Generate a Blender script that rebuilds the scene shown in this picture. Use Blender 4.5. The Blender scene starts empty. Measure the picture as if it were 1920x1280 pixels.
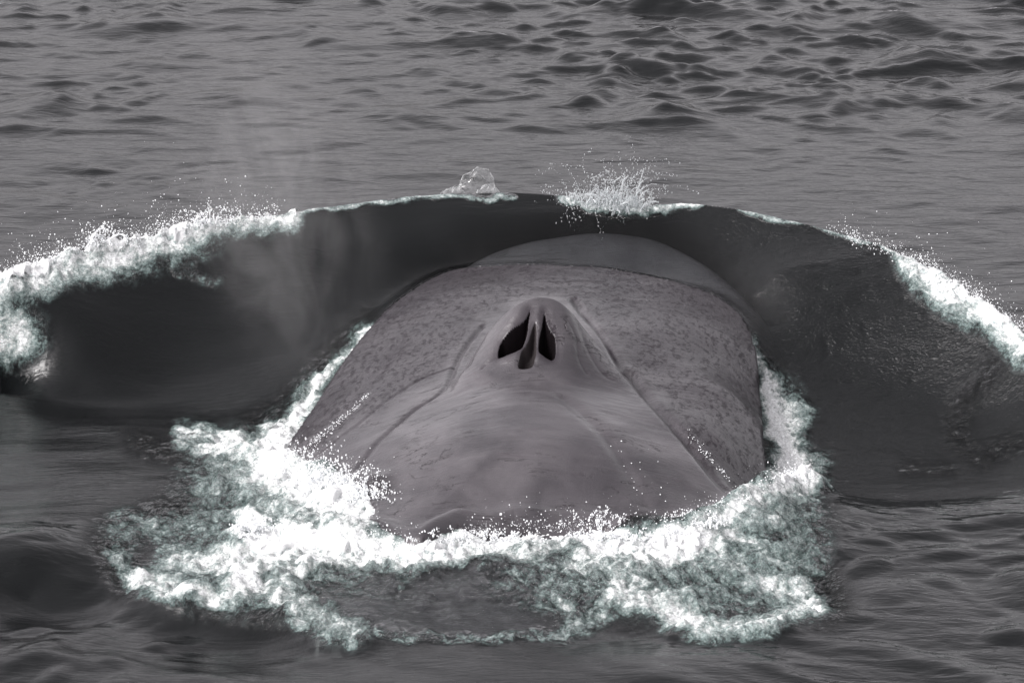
import bpy, math, random
import numpy as np
from mathutils import Vector

random.seed(7)
rng = np.random.default_rng(11)
SC = bpy.context.scene
COL = SC.collection

# ------------------------------------------------------------------ camera
CAM_Y, CAM_Z, PITCH, FOCAL = -24.0, 6.8, math.radians(15.8), 120.0
cam_data = bpy.data.cameras.new('camera')
cam = bpy.data.objects.new('camera', cam_data)
COL.objects.link(cam)
cam.location = (0, CAM_Y, CAM_Z)
cam.rotation_euler = (math.pi / 2 - PITCH, 0, 0)
cam_data.lens = FOCAL
cam_data.sensor_width = 36
cam_data.clip_start = 0.5
cam_data.clip_end = 20000
SC.camera = cam

# ------------------------------------------------------------------ sky and sun (bright overcast, light from the left, behind the camera)
SUN_EL, SUN_AZ = math.radians(42), math.radians(-112)      # azimuth from +y, negative is left
w = bpy.data.worlds.new('World')
SC.world = w
w.use_nodes = True
nt = w.node_tree
bg = nt.nodes['Background']
sky = nt.nodes.new('ShaderNodeTexSky')
sky.sky_type = 'NISHITA'
sky.sun_disc = False
sky.sun_elevation = SUN_EL
sky.sun_rotation = SUN_AZ
sky.air_density = 1.0
sky.dust_density = 4.0
sky.ozone_density = 1.0
hsv = nt.nodes.new('ShaderNodeHueSaturation')
hsv.inputs['Saturation'].default_value = 0.06
nt.links.new(sky.outputs[0], hsv.inputs['Color'])
tint = nt.nodes.new('ShaderNodeMix')
tint.data_type = 'RGBA'
tint.blend_type = 'MULTIPLY'
tint.inputs[0].default_value = 1.0
tint.inputs[7].default_value = (1.0, 0.955, 0.985, 1)
nt.links.new(hsv.outputs[0], tint.inputs[6])
veil = nt.nodes.new('ShaderNodeMix')
veil.data_type = 'RGBA'
veil.inputs[0].default_value = 0.04
veil.inputs[7].default_value = (3.0, 2.87, 2.95, 1)
nt.links.new(tint.outputs[2], veil.inputs[6])
nt.links.new(veil.outputs[2], bg.inputs['Color'])
bg.inputs['Strength'].default_value = 0.15
sd = bpy.data.lights.new('sun', 'SUN')
sd.energy = 1.5
sd.angle = math.radians(18)
sd.color = (1.0, 0.98, 0.96)
sun = bpy.data.objects.new('sun', sd)
COL.objects.link(sun)
sdir = Vector((math.sin(SUN_AZ) * math.cos(SUN_EL), math.cos(SUN_AZ) * math.cos(SUN_EL), math.sin(SUN_EL)))
sun.rotation_euler = sdir.to_track_quat('Z', 'Y').to_euler()
SC.view_settings.view_transform = 'Standard'
SC.view_settings.look = 'None'
SC.view_settings.exposure = 0.88
SC.view_settings.gamma = 1.0

# ------------------------------------------------------------------ helpers
FPX = FOCAL / 36 * 1920
CP, SP = math.cos(PITCH), math.sin(PITCH)

def place(u, v, z):
    """world point at height z that stands where the photograph shows (u, v)"""
    a = (u - 960) / FPX
    b = (640 - v) / FPX
    dx, dy, dz = a, CP + b * SP, -SP + b * CP
    t = (z - CAM_Z) / dz
    return (dx * t, CAM_Y + dy * t, z)

def proj(x, y, z):
    dy, dz = y - CAM_Y, z - CAM_Z
    dep = dy * CP - dz * SP
    up = dy * SP + dz * CP
    return 960 + FPX * x / dep, 640 - FPX * up / dep

def sstep(a, b, x):
    t = np.clip((x - a) / (b - a), 0, 1)
    return t * t * (3 - 2 * t)

_perm = rng.permutation(4096)
_gr = rng.uniform(0, 2 * np.pi, 4096)
_gx, _gy = np.cos(_gr), np.sin(_gr)

def perlin(x, y, seed=0):
    x = np.asarray(x, float) + seed * 17.31
    y = np.asarray(y, float) - seed * 9.77
    xi = np.floor(x).astype(np.int64)
    yi = np.floor(y).astype(np.int64)
    xf, yf = x - xi, y - yi
    def g(ix, iy, fx, fy):
        h = _perm[(_perm[ix & 4095] + iy) & 4095]
        return _gx[h] * fx + _gy[h] * fy
    u = xf * xf * xf * (xf * (xf * 6 - 15) + 10)
    v = yf * yf * yf * (yf * (yf * 6 - 15) + 10)
    a = g(xi, yi, xf, yf); b = g(xi + 1, yi, xf - 1, yf)
    c = g(xi, yi + 1, xf, yf - 1); d = g(xi + 1, yi + 1, xf - 1, yf - 1)
    return ((a + (b - a) * u) * (1 - v) + (c + (d - c) * u) * v) * 1.5

def fbm(x, y, oct=4, seed=0, gain=.5, lac=2.03):
    s, a, f = 0, 1, 1
    for k in range(oct):
        s = s + a * perlin(x * f, y * f, seed + k * 3)
        a *= gain; f *= lac
    return s

def billow(x, y, oct=4, seed=0, gain=.55):
    s, a, f, n = 0, 1, 1, 0
    for k in range(oct):
        s = s + a * np.abs(perlin(x * f, y * f, seed + k * 5))
        n += a; a *= gain; f *= 2.1
    return s / n

class TPS:
    def __init__(self, pts, smooth=1e-4):
        p = np.array(pts, float)
        n = len(p)
        self.p = p[:, :2]
        K = self.phi(self.p[:, 0][:, None] - self.p[:, 0], self.p[:, 1][:, None] - self.p[:, 1])
        K += np.diag(np.broadcast_to(np.asarray(smooth, float), (n,)))
        A = np.zeros((n + 3, n + 3))
        A[:n, :n] = K
        A[:n, n] = 1; A[:n, n + 1:] = self.p
        A[n, :n] = 1; A[n + 1:, :n] = self.p.T
        self.w = np.linalg.solve(A, np.concatenate([p[:, 2], np.zeros(3)]))
    @staticmethod
    def phi(dx, dy):
        r2 = dx * dx + dy * dy + 1e-12
        return 0.5 * r2 * np.log(r2)
    def __call__(self, x, y):
        x = np.asarray(x, float); y = np.asarray(y, float)
        o = self.w[-3] + self.w[-2] * x + self.w[-1] * y
        for (a, b), ww in zip(self.p, self.w[:-3]):
            o = o + ww * self.phi(x - a, y - b)
        return o

def seg_dist(x, y, poly, closed=False):
    d = np.full(np.shape(x), 1e9)
    n = len(poly)
    for i in range(n if closed else n - 1):
        ax, ay = poly[i][:2]; bx, by = poly[(i + 1) % n][:2]
        vx, vy = bx - ax, by - ay
        t = np.clip(((x - ax) * vx + (y - ay) * vy) / (vx * vx + vy * vy + 1e-12), 0, 1)
        d = np.minimum(d, np.hypot(x - ax - t * vx, y - ay - t * vy))
    return d

def inside(x, y, poly):
    c = np.zeros(np.shape(x), bool)
    n = len(poly)
    for i in range(n):
        ax, ay = poly[i][:2]; bx, by = poly[(i + 1) % n][:2]
        if ay == by: continue
        c ^= ((ay > y) != (by > y)) & (x < (bx - ax) * (y - ay) / (by - ay) + ax)
    return c

def sdf(x, y, poly):
    """signed distance, positive inside"""
    d = seg_dist(x, y, poly, True)
    return np.where(inside(x, y, poly), d, -d)

def smooth_poly(pts, closed=True, k=4):
    p = np.array(pts, float); n = len(p); out = []
    rngi = range(n if closed else n - 1)
    for i in rngi:
        if closed: a, b, c, d = p[(i - 1) % n], p[i], p[(i + 1) % n], p[(i + 2) % n]
        else: a, b, c, d = p[max(i - 1, 0)], p[i], p[i + 1], p[min(i + 2, n - 1)]
        for j in range(k):
            t = j / k
            out.append(.5 * (2 * b + (c - a) * t + (2 * a - 5 * b + 4 * c - d) * t * t + (-a + 3 * b - 3 * c + d) * t ** 3))
    if not closed: out.append(p[-1])
    return np.array(out)

def mesh_obj(name, verts, faces, mat, parent=None, smooth=True):
    """faces: (n, k) int array of equal-size polygons"""
    me = bpy.data.meshes.new(name)
    verts = np.asarray(verts, np.float32); faces = np.asarray(faces, np.int32)
    n, k = faces.shape
    me.vertices.add(len(verts)); me.vertices.foreach_set('co', verts.ravel())
    me.loops.add(n * k); me.loops.foreach_set('vertex_index', faces.ravel())
    me.polygons.add(n); me.polygons.foreach_set('loop_start', np.arange(0, n * k, k, dtype=np.int32))
    me.update(calc_edges=True)
    me.polygons.foreach_set('use_smooth', np.full(n, smooth))
    me.validate()
    o = bpy.data.objects.new(name, me)
    COL.objects.link(o)
    me.materials.append(mat)
    if parent is not None: o.parent = parent
    return o

def attr(o, name, vals):
    a = o.data.attributes.new(name, 'FLOAT', 'POINT')
    a.data.foreach_set('value', np.asarray(vals, np.float32).ravel())

def sub_mesh(V, F, keep, arrs=()):
    F = F[keep]
    used = np.unique(F)
    m = np.full(len(V), -1); m[used] = np.arange(len(used))
    return V[used], m[F], [a[used] for a in arrs]

def tag(o, label=None, cat=None, kind=None, group=None):
    if label: o['label'] = label
    if cat: o['category'] = cat
    if kind: o['kind'] = kind
    if group: o['group'] = group
    return o

def grid_faces(ny, nx):
    i = np.arange(ny * nx).reshape(ny, nx)
    return np.stack([i[:-1, :-1], i[:-1, 1:], i[1:, 1:], i[1:, :-1]], -1).reshape(-1, 4)

def axis(parts):
    """parts: (start, end, step) pieces joined into one rising axis"""
    out = []
    for a, b, s in parts:
        out.append(np.linspace(a, b, max(2, int(round((b - a) / s)) + 1))[:-1])
    out.append([parts[-1][1]])
    return np.concatenate(out)

# ------------------------------------------------------------------ shape of the sea
crest_px = [(-500, 700, .20), (-200, 600, .42), (0, 520, .58), (150, 470, .66), (300, 436, .72), (420, 415, .76), (520, 401, .78), (700, 379, .80),
            (900, 363, .83), (1000, 362, .83), (1070, 368, .81), (1140, 386, .77), (1210, 386, .78), (1290, 383, .79), (1400, 398, .78), (1500, 419, .75),
            (1600, 444, .71), (1690, 474, .66), (1780, 522, .58), (1860, 575, .48), (1940, 630, .38), (2150, 760, .15)]
crest = np.array([place(*p) for p in crest_px])
crest_s = smooth_poly(crest, closed=False, k=6)
def crest_y(x):
    return np.interp(x, crest_s[:, 0], crest_s[:, 1])

sea_ctrl = [tuple(p) for p in crest_s[::3]]
sea_px = [
    # inner face of the bow wave, left
    (-300, 740, .02), (0, 620, .25), (0, 690, -.02), (0, 735, -.09), (0, 790, -.08), (0, 860, -.02),
    (150, 560, .42), (150, 660, .12), (150, 735, -.11), (150, 790, -.11), (150, 860, -.03),
    (300, 520, .46), (300, 620, .17), (300, 720, -.11), (300, 785, -.15), (300, 850, -.02),
    (420, 510, .46), (420, 610, .17), (420, 710, -.08), (420, 790, -.18), (440, 860, .02),
    (560, 480, .54), (560, 580, .25), (560, 680, .03), (540, 760, -.10),
    (700, 450, .60), (700, 520, .40), (700, 590, .22), (850, 440, .62), (850, 495, .44),
    # over the snout
    (1000, 430, .64), (1000, 490, .46), (1120, 430, .64), (1120, 495, .45), (1250, 440, .62), (1250, 510, .42), (1350, 470, .56), (1350, 540, .37),
    # right inner face
    (1440, 520, .50), (1450, 620, .24), (1460, 700, .05), (1490, 800, -.12), (1530, 880, -.16),
    (1560, 560, .42), (1580, 660, .14), (1600, 760, -.08), (1620, 850, -.18), (1640, 930, -.08),
    (1700, 600, .34), (1720, 700, .07), (1740, 800, -.13), (1750, 890, -.16), (1760, 960, -.02),
    (1850, 690, .16), (1860, 780, -.06), (1880, 860, -.12), (1900, 940, -.02), (2050, 830, .0), (2050, 950, 0), (2300, 900, 0),
    # wake beside and behind the head
    (200, 920, .02), (0, 950, 0), (-300, 900, 0), (-300, 1100, 0), (40, 1050, .10), (50, 1125, -.07), (60, 1210, .02), (400, 920, .03), (520, 900, .08), (620, 920, .14), (700, 960, .14),
    (300, 1010, 0), (180, 1060, .02), (190, 1125, -.08), (340, 1110, .05), (340, 1185, -.06), (300, 1270, .03), (450, 1060, .02), (600, 1080, .03), (700, 1100, .04), (850, 1060, .07),
    (850, 1160, .02), (850, 1230, .03), (640, 1180, .05), (640, 1245, -.02), (500, 1130, .07), (500, 1200, -.05), (450, 1290, .01), (850, 1320, .04), (1000, 1090, .06), (1050, 1200, -.01),
    (1150, 1080, .05), (1160, 1170, -.05), (1200, 1230, .06), (1300, 1040, .07), (1350, 1150, -.02), (1450, 970, .10), (1520, 920, .02), (1500, 1100, -.04),
    (1560, 1020, .05), (1640, 1100, .03), (1650, 1000, .02), (1500, 1220, .03), (1800, 1100, 0), (1800, 1280, 0), (2100, 1100, 0), (1400, 930, .08),
    (100, 1350, 0), (1300, 1400, 0), (2200, 1400, 0), (-400, 1400, 0), (700, 1500, 0),
    # hidden water under the whale
    (900, 700, .1), (1000, 800, 0), (1200, 700, .1), (800, 850, 0), (1100, 950, 0),
]
sea_ctrl += [place(*p) for p in sea_px]
sea_tps = TPS(sea_ctrl, 2e-4)
ridge_lines = [  # breaking lips of the wake: pixel line, height, half width (m)
    ([(455, 1000), (560, 995), (700, 1010), (790, 1030), (860, 1000), (960, 988), (1090, 990), (1200, 1005), (1290, 1000), (1390, 960), (1440, 920), (1520, 890)], .13, .13),
    ([(540, 860), (620, 905), (700, 935)], .12, .12),
    ([(350, 815), (430, 820), (520, 850)], .07, .12),
    ([(250, 1090), (330, 1115), (470, 1090), (580, 1050)], .06, .12),
    ([(1150, 1100), (1280, 1160), (1420, 1170), (1540, 1120)], .05, .14),
]
ridges = [(np.array([place(u, v, .08)[:2] for u, v in L]), h, s) for L, h, s in ridge_lines]

def amp_map(u, v):
    """how choppy the open water is, by place"""
    a = 0.22 + 0 * u
    a = a + 1.1 * np.exp(-((u - 1650) / 520) ** 2 - ((v - 110) / 130) ** 2)
    a = a + 1.0 * np.exp(-((u - 1150) / 330) ** 2 - ((v - 110) / 110) ** 2)
    a = a + 0.9 * np.exp(-((u - 80) / 220) ** 2 - ((v - 180) / 45) ** 2)
    a = a + 0.7 * np.exp(-((u - 100) / 260) ** 2 - ((v - 40) / 45) ** 2)
    a = a + 0.9 * sstep(60, -40, v)
    a = a + 0.35 * sstep(300, 200, v)
    a = a + 0.55 * np.exp(-((u - 100) / 260) ** 2 - ((v - 335) / 50) ** 2)
    a = a + 1.25 * sstep(900, 1000, v) * (0.5 + 0.8 * sstep(1300, 1600, u) + .6 * sstep(500, 200, u))
    return a

def chop(x, y):
    wx = x + .35 * perlin(x * .5, y * .5, 40)
    wy = y + .35 * perlin(x * .45, y * .6, 41)
    sx = .82; sy = .98
    n1 = perlin(wx * sx + .25 * wy, wy * sy, 1)
    n2 = perlin(wx * 1.7 - .5 * wy, wy * 1.9 + .2 * wx, 2)
    n3 = perlin(wx * 3.1 + .6 * wy, wy * 3.9, 3)
    n4 = perlin(wx * 6.1 - .9 * wy, wy * 7.5, 4)
    r1 = np.maximum(n1 - .12, 0) ** 1.25 * 1.7
    r2 = np.maximum(n2 - .15, 0) ** 1.25 * 1.5
    n5 = perlin(wx * 2.6 + .4 * wy, wy * 3.3 - .3 * wx, 8)
    r3 = np.maximum(n5 - .10, 0) ** 1.2
    return .070 * r1 + .040 * r2 + .046 * r3 + .006 * n3 + .0035 * n4 + .03 * perlin(wx * .33, wy * .3, 6)

def sea_base(x, y):
    x = np.asarray(x, float); y = np.asarray(y, float)
    yc = crest_y(x)
    yy = np.minimum(y, yc)
    near = (np.abs(x) < 7) & (y > -9) & (y < 8)
    z = np.zeros(np.shape(x))
    if near.any():
        z[near] = sea_tps(x[near], yy[near])
    d = np.maximum(y - yc, 0)
    z = z * np.exp(-(d / .75) ** 1.25) + .0
    fade = sstep(6.5, 4.6, np.abs(x)) * sstep(-8.8, -7.2, y)
    z = z * fade
    for L, h, s in ridges:
        m = near & (np.abs(y + 4) < 4)
        if m.any():
            dd = seg_dist(x[m], y[m], L)
            z[m] += h * np.exp(-(dd / s) ** 2) * (.75 + .5 * perlin(x[m] * 3, y[m] * 3, 9))
    return z

# ------------------------------------------------------------------ shape of the whale
whale_px = [
    # spine, from the back towards the snout
    (850, 1250, -.02), (850, 1150, .01), (850, 1080, .05), (850, 1000, .14), (870, 930, .33), (890, 860, .53), (915, 800, .67), (950, 745, .765), (985, 712, .80),
    # wedge of the back
    (700, 960, .15), (720, 900, .30), (780, 830, .50), (840, 770, .60), (880, 720, .68), (620, 880, .14), (980, 960, .24), (1000, 890, .46), (1020, 820, .66),
    (1060, 760, .72), (1110, 720, .70), (1100, 940, .28), (1120, 870, .48), (1160, 800, .60), (1220, 900, .34), (1250, 970, .13), (1200, 1010, .06), (1330, 940, .13),
    # long furrow along the wedge, left and right
    (690, 800, .33), (770, 735, .47), (835, 695, .575), (600, 855, .14), (1195, 740, .60), (1260, 810, .48), (1320, 875, .32), (1385, 935, .08),
    # speckled upper jaw, left
    (660, 740, .34), (620, 790, .22), (740, 680, .47), (720, 625, .42), (800, 640, .545), (790, 580, .48), (880, 590, .58), (880, 540, .54), (560, 830, .08),
    # speckled upper jaw, right
    (1180, 660, .66), (1230, 700, .60), (1240, 620, .64), (1290, 760, .50), (1320, 700, .54), (1320, 620, .53), (1350, 820, .38), (1380, 740, .42), (1380, 650, .42),
    (1390, 860, .16), (1398, 800, .24), (1405, 900, .03), (1420, 780, .12), (1415, 700, .20), (1180, 570, .60),
    # tip of the jaw
    (1000, 530, .56), (1090, 530, .56), (1090, 500, .50), (950, 500, .47), (1200, 520, .50), (1290, 555, .48), (1110, 470, .50), (1110, 440, .52),
    # outside
    (500, 900, -.2), (450, 1000, -.4), (500, 1200, -.3), (1250, 1150, -.2), (1450, 1000, -.25), (1250, 1300, -.3), (400, 1300, -.6), (1600, 1100, -.6),
    (700, 1150, .0), (1000, 1150, .0), (620, 1060, .02), (1060, 1060, .05),
]
def relief(v, z):
    """flattens the back so that it rises gently towards the blowholes"""
    k = np.interp(v, [505, 540, 700], [1.0, .85, .63])
    return z if z < .1 else .1 + (z - .1) * k
whale_ctrl = [place(u_, v_, relief(v_, z_)) for u_, v_, z_ in whale_px]
whale_tps = TPS(whale_ctrl, 1e-2)
# hood of the splash guard: a horseshoe ridge, steep outside, sloping down inside towards the blowholes
hood_px = [(845, 705, 0), (858, 694, .03), (885, 655, .11), (918, 612, .24), (955, 581, .36), (985, 565, .41), (1010, 560, .425), (1040, 564, .415), (1068, 582, .36), (1100, 618, .23), (1135, 655, .12), (1170, 692, .035), (1190, 705, 0)]
hood = smooth_poly([(place(u_, v_, .50 + h_)[0], place(u_, v_, .50 + h_)[1], h_) for u_, v_, h_ in hood_px], closed=False, k=8)
def hood_height(x, y):
    H = np.interp(x, hood[:, 0], hood[:, 2]); yr = np.interp(x, hood[:, 0], hood[:, 1])
    q = np.clip((yr - y) / np.maximum(yr + 2.80, .12), -.12, 1)
    ins_ = 1 - (.45 * q + .55 * q * q * (3 - 2 * q))
    outs = np.exp(-(np.maximum(y - yr, 0) / .13) ** 2)
    return H * np.where(y > yr, outs, ins_)

def gline(px, z):
    return smooth_poly([place(u, v, z)[:2] for u, v in px], closed=False, k=4)

def trace(u, v, f, lo=-.6, hi=1.4):
    """where the ray of (u, v) first meets the height function f"""
    zz = np.linspace(hi, lo, 400)
    P = np.array([place(u, v, z) for z in zz])
    g = P[:, 2] - f(P[:, 0], P[:, 1])
    k = np.argmax(g < 0)
    return tuple(P[k]) if g.min() < 0 else tuple(P[-1])

furrows = [  # pixel line, depth, half width in metres
    ([(905, 612), (875, 648), (852, 690), (838, 722), (815, 745), (770, 775), (690, 850), (660, 890)], .016, .018),
    ([(1075, 560), (1095, 590), (1130, 632), (1165, 690), (1178, 705)], .020, .024),
    ([(850, 690), (790, 712), (730, 750), (660, 805), (600, 850), (560, 870)], .008, .012),
    ([(1180, 700), (1215, 745), (1262, 800), (1320, 865), (1385, 940)], .030, .035),
    ([(1055, 745), (1120, 800), (1160, 850), (1190, 900), (1210, 940)], .020, .05),
    ([(905, 640), (888, 668), (875, 690), (850, 712)], .008, .012),
    ([(1062, 600), (1080, 635), (1085, 670), (1100, 700)], .007, .016),
    ([(1088, 615), (1102, 655), (1130, 700), (1150, 712)], .006, .018),
    ([(760, 640), (715, 690), (680, 740), (640, 790), (600, 835)], .012, .05),
    ([(935, 665), (915, 680), (905, 692)], .010, .012),
]
def whale_smooth(x, y):
    return whale_tps(x, y) + hood_height(x, y)
FUR = []
for L, dpt, wd in furrows:
    FUR.append((smooth_poly([trace(u, v, whale_smooth)[:2] for u, v in L], closed=False, k=3), dpt, wd))

outline_px = [(540, 870), (538, 840), (560, 805), (590, 760), (620, 712), (650, 668), (690, 618), (725, 580), (765, 550), (815, 520), (860, 504),
              (930, 499), (1000, 497), (1060, 498), (1120, 501), (1180, 511), (1240, 523), (1300, 538), (1345, 556), (1385, 585), (1404, 615), (1416, 650), (1422, 700),
              (1428, 760), (1431, 820), (1437, 870), (1444, 905), (1410, 945), (1330, 985), (1240, 1010), (1100, 1005), (960, 1000), (860, 1010), (790, 1035), (730, 1010), (700, 985), (708, 950), (668, 912), (610, 888), (565, 878)]
outline = smooth_poly([trace(u, v, whale_smooth)[:2] for u, v in outline_px], k=3)

snout_px = [(770, 540), (800, 505), (850, 472), (930, 438), (1020, 414), (1100, 404), (1180, 406), (1255, 424), (1325, 460), (1380, 505), (1430, 560), (1430, 620), (1300, 700), (900, 650)]
snout = smooth_poly([trace(u, v, sea_base)[:2] for u, v in snout_px], k=3)

hole_px = {
    'left': [(994, 581), (991, 602), (989, 621), (982, 640), (977, 650), (966, 653), (950, 660), (936, 666), (934, 656), (940, 638), (952, 620), (970, 607), (984, 598)],
    'right': [(1021, 583), (1016, 609), (1011, 632), (1010, 653), (1018, 661), (1032, 673), (1039, 668), (1042, 656), (1040, 630), (1032, 615), (1025, 603)],
    'groove': [(1004, 600), (998, 615), (989, 638), (978, 654), (974, 670), (972, 686), (985, 691), (998, 687), (1003, 669), (1006, 652), (1006, 623)],
}
HOLES = {k: smooth_poly([trace(u, v, whale_smooth)[:2] for u, v in L], k=3) for k, L in hole_px.items()}
hole_box = np.concatenate(list(HOLES.values()))
hb0, hb1 = hole_box.min(0) - .15, hole_box.max(0) + .15

def whale_base(x, y):
    z = whale_smooth(x, y)
    for L, dpt, wd in FUR:
        lo, hi = L.min(0) - wd * 4, L.max(0) + wd * 4
        m = (x > lo[0]) & (x < hi[0]) & (y > lo[1]) & (y < hi[1])
        if m.any():
            d = seg_dist(x[m], y[m], L)
            e = min(1, 1)
            z[m] -= dpt * np.exp(-(d / wd) ** 2)
            z[m] += dpt * .12 * np.exp(-((d - wd * 2.2) / (wd * 1.3)) ** 2)
    # low folds and ripples of the skin
    z = z + .006 * perlin(x * 1.6, y * 1.3, 60) + .0025 * perlin(x * 4, y * 7, 61) + .0012 * perlin(x * 7 + 2 * perlin(x, y, 3), y * 22, 62)
    return z

def water_height(x, y):
    """sea level with the whale's waterline worked in"""
    S = sea_base(x, y)
    m = (np.abs(x) < 3) & (y > -8) & (y < 3)
    W = np.full(np.shape(x), -5.)
    sd_ = np.full(np.shape(x), -5.)
    if m.any():
        W[m] = whale_base(x[m], y[m])
        sd_[m] = sdf(x[m], y[m], outline) + sstep(-3.2, -3.9, y[m]) * (.07 * fbm(x[m] * 3.0, y[m] * 1.6, 3, 150, .5))
    return S, W, sd_

def front_weight(x, y):
    """1 in front of the snout (clear thin water over the jaw), 0 along the flanks"""
    return sstep(-1.2, -.2, y)

def resolve(x, y):
    S, W, d = water_height(x, y)
    ins = d > 0
    # along the outline both surfaces meet: average them near the front, keep the drop on the flanks
    fw = front_weight(x, y)
    back = sstep(-3.4, -4.4, y)
    bk = sstep(-3.2, -4.1, y)
    dp = np.maximum(d, 0)
    W = np.where(ins, W * (1 - bk) + (S + .006 + np.maximum(W - S, .02) * (1 - np.exp(-dp * 4.5))) * bk, W)
    S2 = np.where(ins, np.minimum(S, W - .02 - np.minimum(np.maximum(d, 0) * .6, .3)), S)
    # water piled against the front of the snout
    pull = np.exp(-(np.maximum(-d, 0) / .22) ** 2) * fw
    S2 = np.where(~ins, S * (1 - pull) + (W + .004) * pull, S2)
    # underwater parts of the whale
    dep = np.maximum(-d, 0)
    sn = np.full(np.shape(x), -5.)
    mm = (np.abs(x) < 3) & (y > -3) & (y < 3)
    if mm.any(): sn[mm] = sdf(x[mm], y[mm], snout)
    th_f = .03 + .06 * dep + 1.5 * sstep(.28, -.45, sn) ** 1.5 * np.maximum(.28 - sn, 0) + .10 * sstep(.15, -.2, sn) ** 1.5
    th_s = .03 + 2.2 * dep
    th_b = .006 + .010 * dep + 1.0 * np.maximum(dep - 1.2, 0) + .8 * np.maximum(np.abs(x + .33) - .80, 0)
    th = th_f * fw + th_b * back * (1 - fw) + th_s * (1 - back) * (1 - fw)
    W2 = np.where(ins, W, np.minimum(W, S2 - th))
    W2 = np.where(~ins & ((fw > .5) | (back > .5)), S2 - th, W2)
    return S2, W2, d

# ------------------------------------------------------------------ where foam and painted crest glints lie (laid along the real wave lines)
#  (pixel line, half width px, strength)
strokes = [
    ([(-60, 520), (0, 500), (90, 470), (170, 440), (260, 432), (330, 425)], 50, 1.0),
    ([(-60, 545), (0, 540), (80, 525), (160, 495), (240, 468)], 30, .75),
    ([(330, 428), (400, 418), (470, 412), (540, 402)], 22, .85),
    ([(-60, 630), (0, 640), (50, 635)], 34, .85),
    ([(-20, 600), (40, 600)], 16, .6),
    ([(520, 404), (640, 388), (760, 374), (900, 364), (960, 364)], 5, .62),  # thin reflection line on the crest, painted with foam colour
    ([(1060, 368), (1110, 380), (1170, 390), (1230, 386), (1330, 388)], 9, .85),
    ([(1380, 396), (1480, 414), (1600, 444), (1700, 478)], 5, .7),  # same painted reflection line, right half of the crest
    ([(1700, 485), (1750, 520), (1820, 570), (1880, 610), (1940, 650)], 26, .8),
    ([(1800, 520), (1860, 545), (1940, 580)], 34, .95),
    ([(1720, 520), (1790, 575), (1860, 620)], 22, .55),
    # strips of white water along the flanks
    ([(690, 622), (650, 665), (610, 712), (560, 780), (520, 815), (500, 835)], 17, .9),
    ([(590, 745), (540, 800), (500, 830)], 32, .75),
    ([(1424, 655), (1436, 700), (1450, 760), (1466, 830), (1480, 880)], 17, .95),
    ([(1450, 740), (1470, 800), (1490, 870), (1500, 890)], 34, .9),
    # wake, left
    ([(345, 815), (400, 815), (440, 830)], 16, .75),
    ([(380, 840), (460, 850), (520, 860)], 14, .6),
    ([(520, 860), (560, 900), (640, 930), (700, 950)], 46, 1.0),
    ([(430, 880), (500, 920), (560, 960)], 60, .55),
    ([(640, 915), (690, 905)], 24, .95),
    # centre lip
    ([(450, 985), (480, 1010), (580, 1010), (700, 1025), (790, 1030)], 30, 1.0),
    ([(430, 1040), (520, 1040), (620, 1045)], 32, .72),
    ([(800, 1030), (850, 1015), (960, 998), (1090, 1000), (1200, 1020), (1290, 1010)], 27, 1.1),
    ([(840, 1048), (930, 1035), (1020, 1035)], 16, .8),
    ([(1100, 1050), (1180, 1050), (1260, 1040)], 36, .76),
    ([(1290, 1000), (1360, 965), (1420, 930), (1470, 900), (1520, 885)], 30, .8),
    ([(1350, 1020), (1420, 980), (1480, 940)], 46, .55),
    # wake, lower left and lower right
    ([(250, 1090), (330, 1112), (420, 1110), (480, 1080)], 22, .9),
    ([(320, 1050), (420, 1050), (500, 1030)], 30, .75),
    ([(215, 1040), (235, 1080)], 18, .55),
    ([(480, 1090), (560, 1120), (580, 1160), (650, 1190)], 26, .7),
    ([(560, 1080), (590, 1058), (650, 1050)], 14, .65),
    ([(230, 990), (320, 985), (420, 970)], 30, .42),
    ([(690, 1120), (740, 1125), (770, 1090)], 12, .30),
    ([(850, 1198), (960, 1195), (1060, 1195)], 8, .46),
    ([(1060, 1120), (1070, 1170), (1120, 1150)], 24, .58),
    ([(1150, 1110), (1220, 1130), (1300, 1160)], 26, .78),
    ([(1260, 1160), (1350, 1175), (1450, 1160), (1530, 1125)], 20, .74),
    ([(1400, 1090), (1480, 1100), (1530, 1130)], 26, .72),
    ([(1300, 1070), (1400, 1050), (1500, 1040)], 50, .48),
    ([(900, 1068), (960, 1080), (1020, 1110)], 14, .42),
    ([(700, 1188), (850, 1200)], 6, .42),
    # bits on the inner faces
    ([(340, 512), (370, 528), (400, 530)], 8, .33),
]
wild_strokes = [([(690, 600), (640, 655), (590, 710), (530, 770), (460, 805)], 24, .9), ([(1432, 680), (1455, 760), (1490, 830), (1540, 885)], 14, .8),
                ([(1860, 690), (1800, 760), (1790, 820), (1840, 860), (1900, 830)], 26, .55), ([(1700, 880), (1780, 880)], 20, .4), ([(210, 1010), (240, 1080)], 34, .9),
                ([(230, 1000), (330, 960), (420, 900)], 34, .7), ([(1480, 950), (1500, 1040), (1540, 1120)], 40, .9), ([(260, 830), (340, 850), (420, 870)], 26, .7), ([(640, 1100), (800, 1120), (960, 1110)], 60, .28), ([(700, 1160), (940, 1160)], 40, .25),
                ([(1060, 372), (1150, 395), (1240, 392)], 10, .8)]
teal_spots = [(560, 930, 150, 60, .9), (420, 960, 130, 90, .55), (600, 1060, 220, 70, .8), (500, 1130, 190, 55, .5), (1080, 1090, 180, 80, .9), (1300, 1090, 220, 90, .85),
              (1450, 980, 110, 80, .9), (1480, 900, 70, 50, .6), (480, 860, 100, 40, .5), (860, 1110, 330, 70, .10), (1470, 820, 40, 90, .5), (590, 750, 40, 60, .3)]

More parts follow.
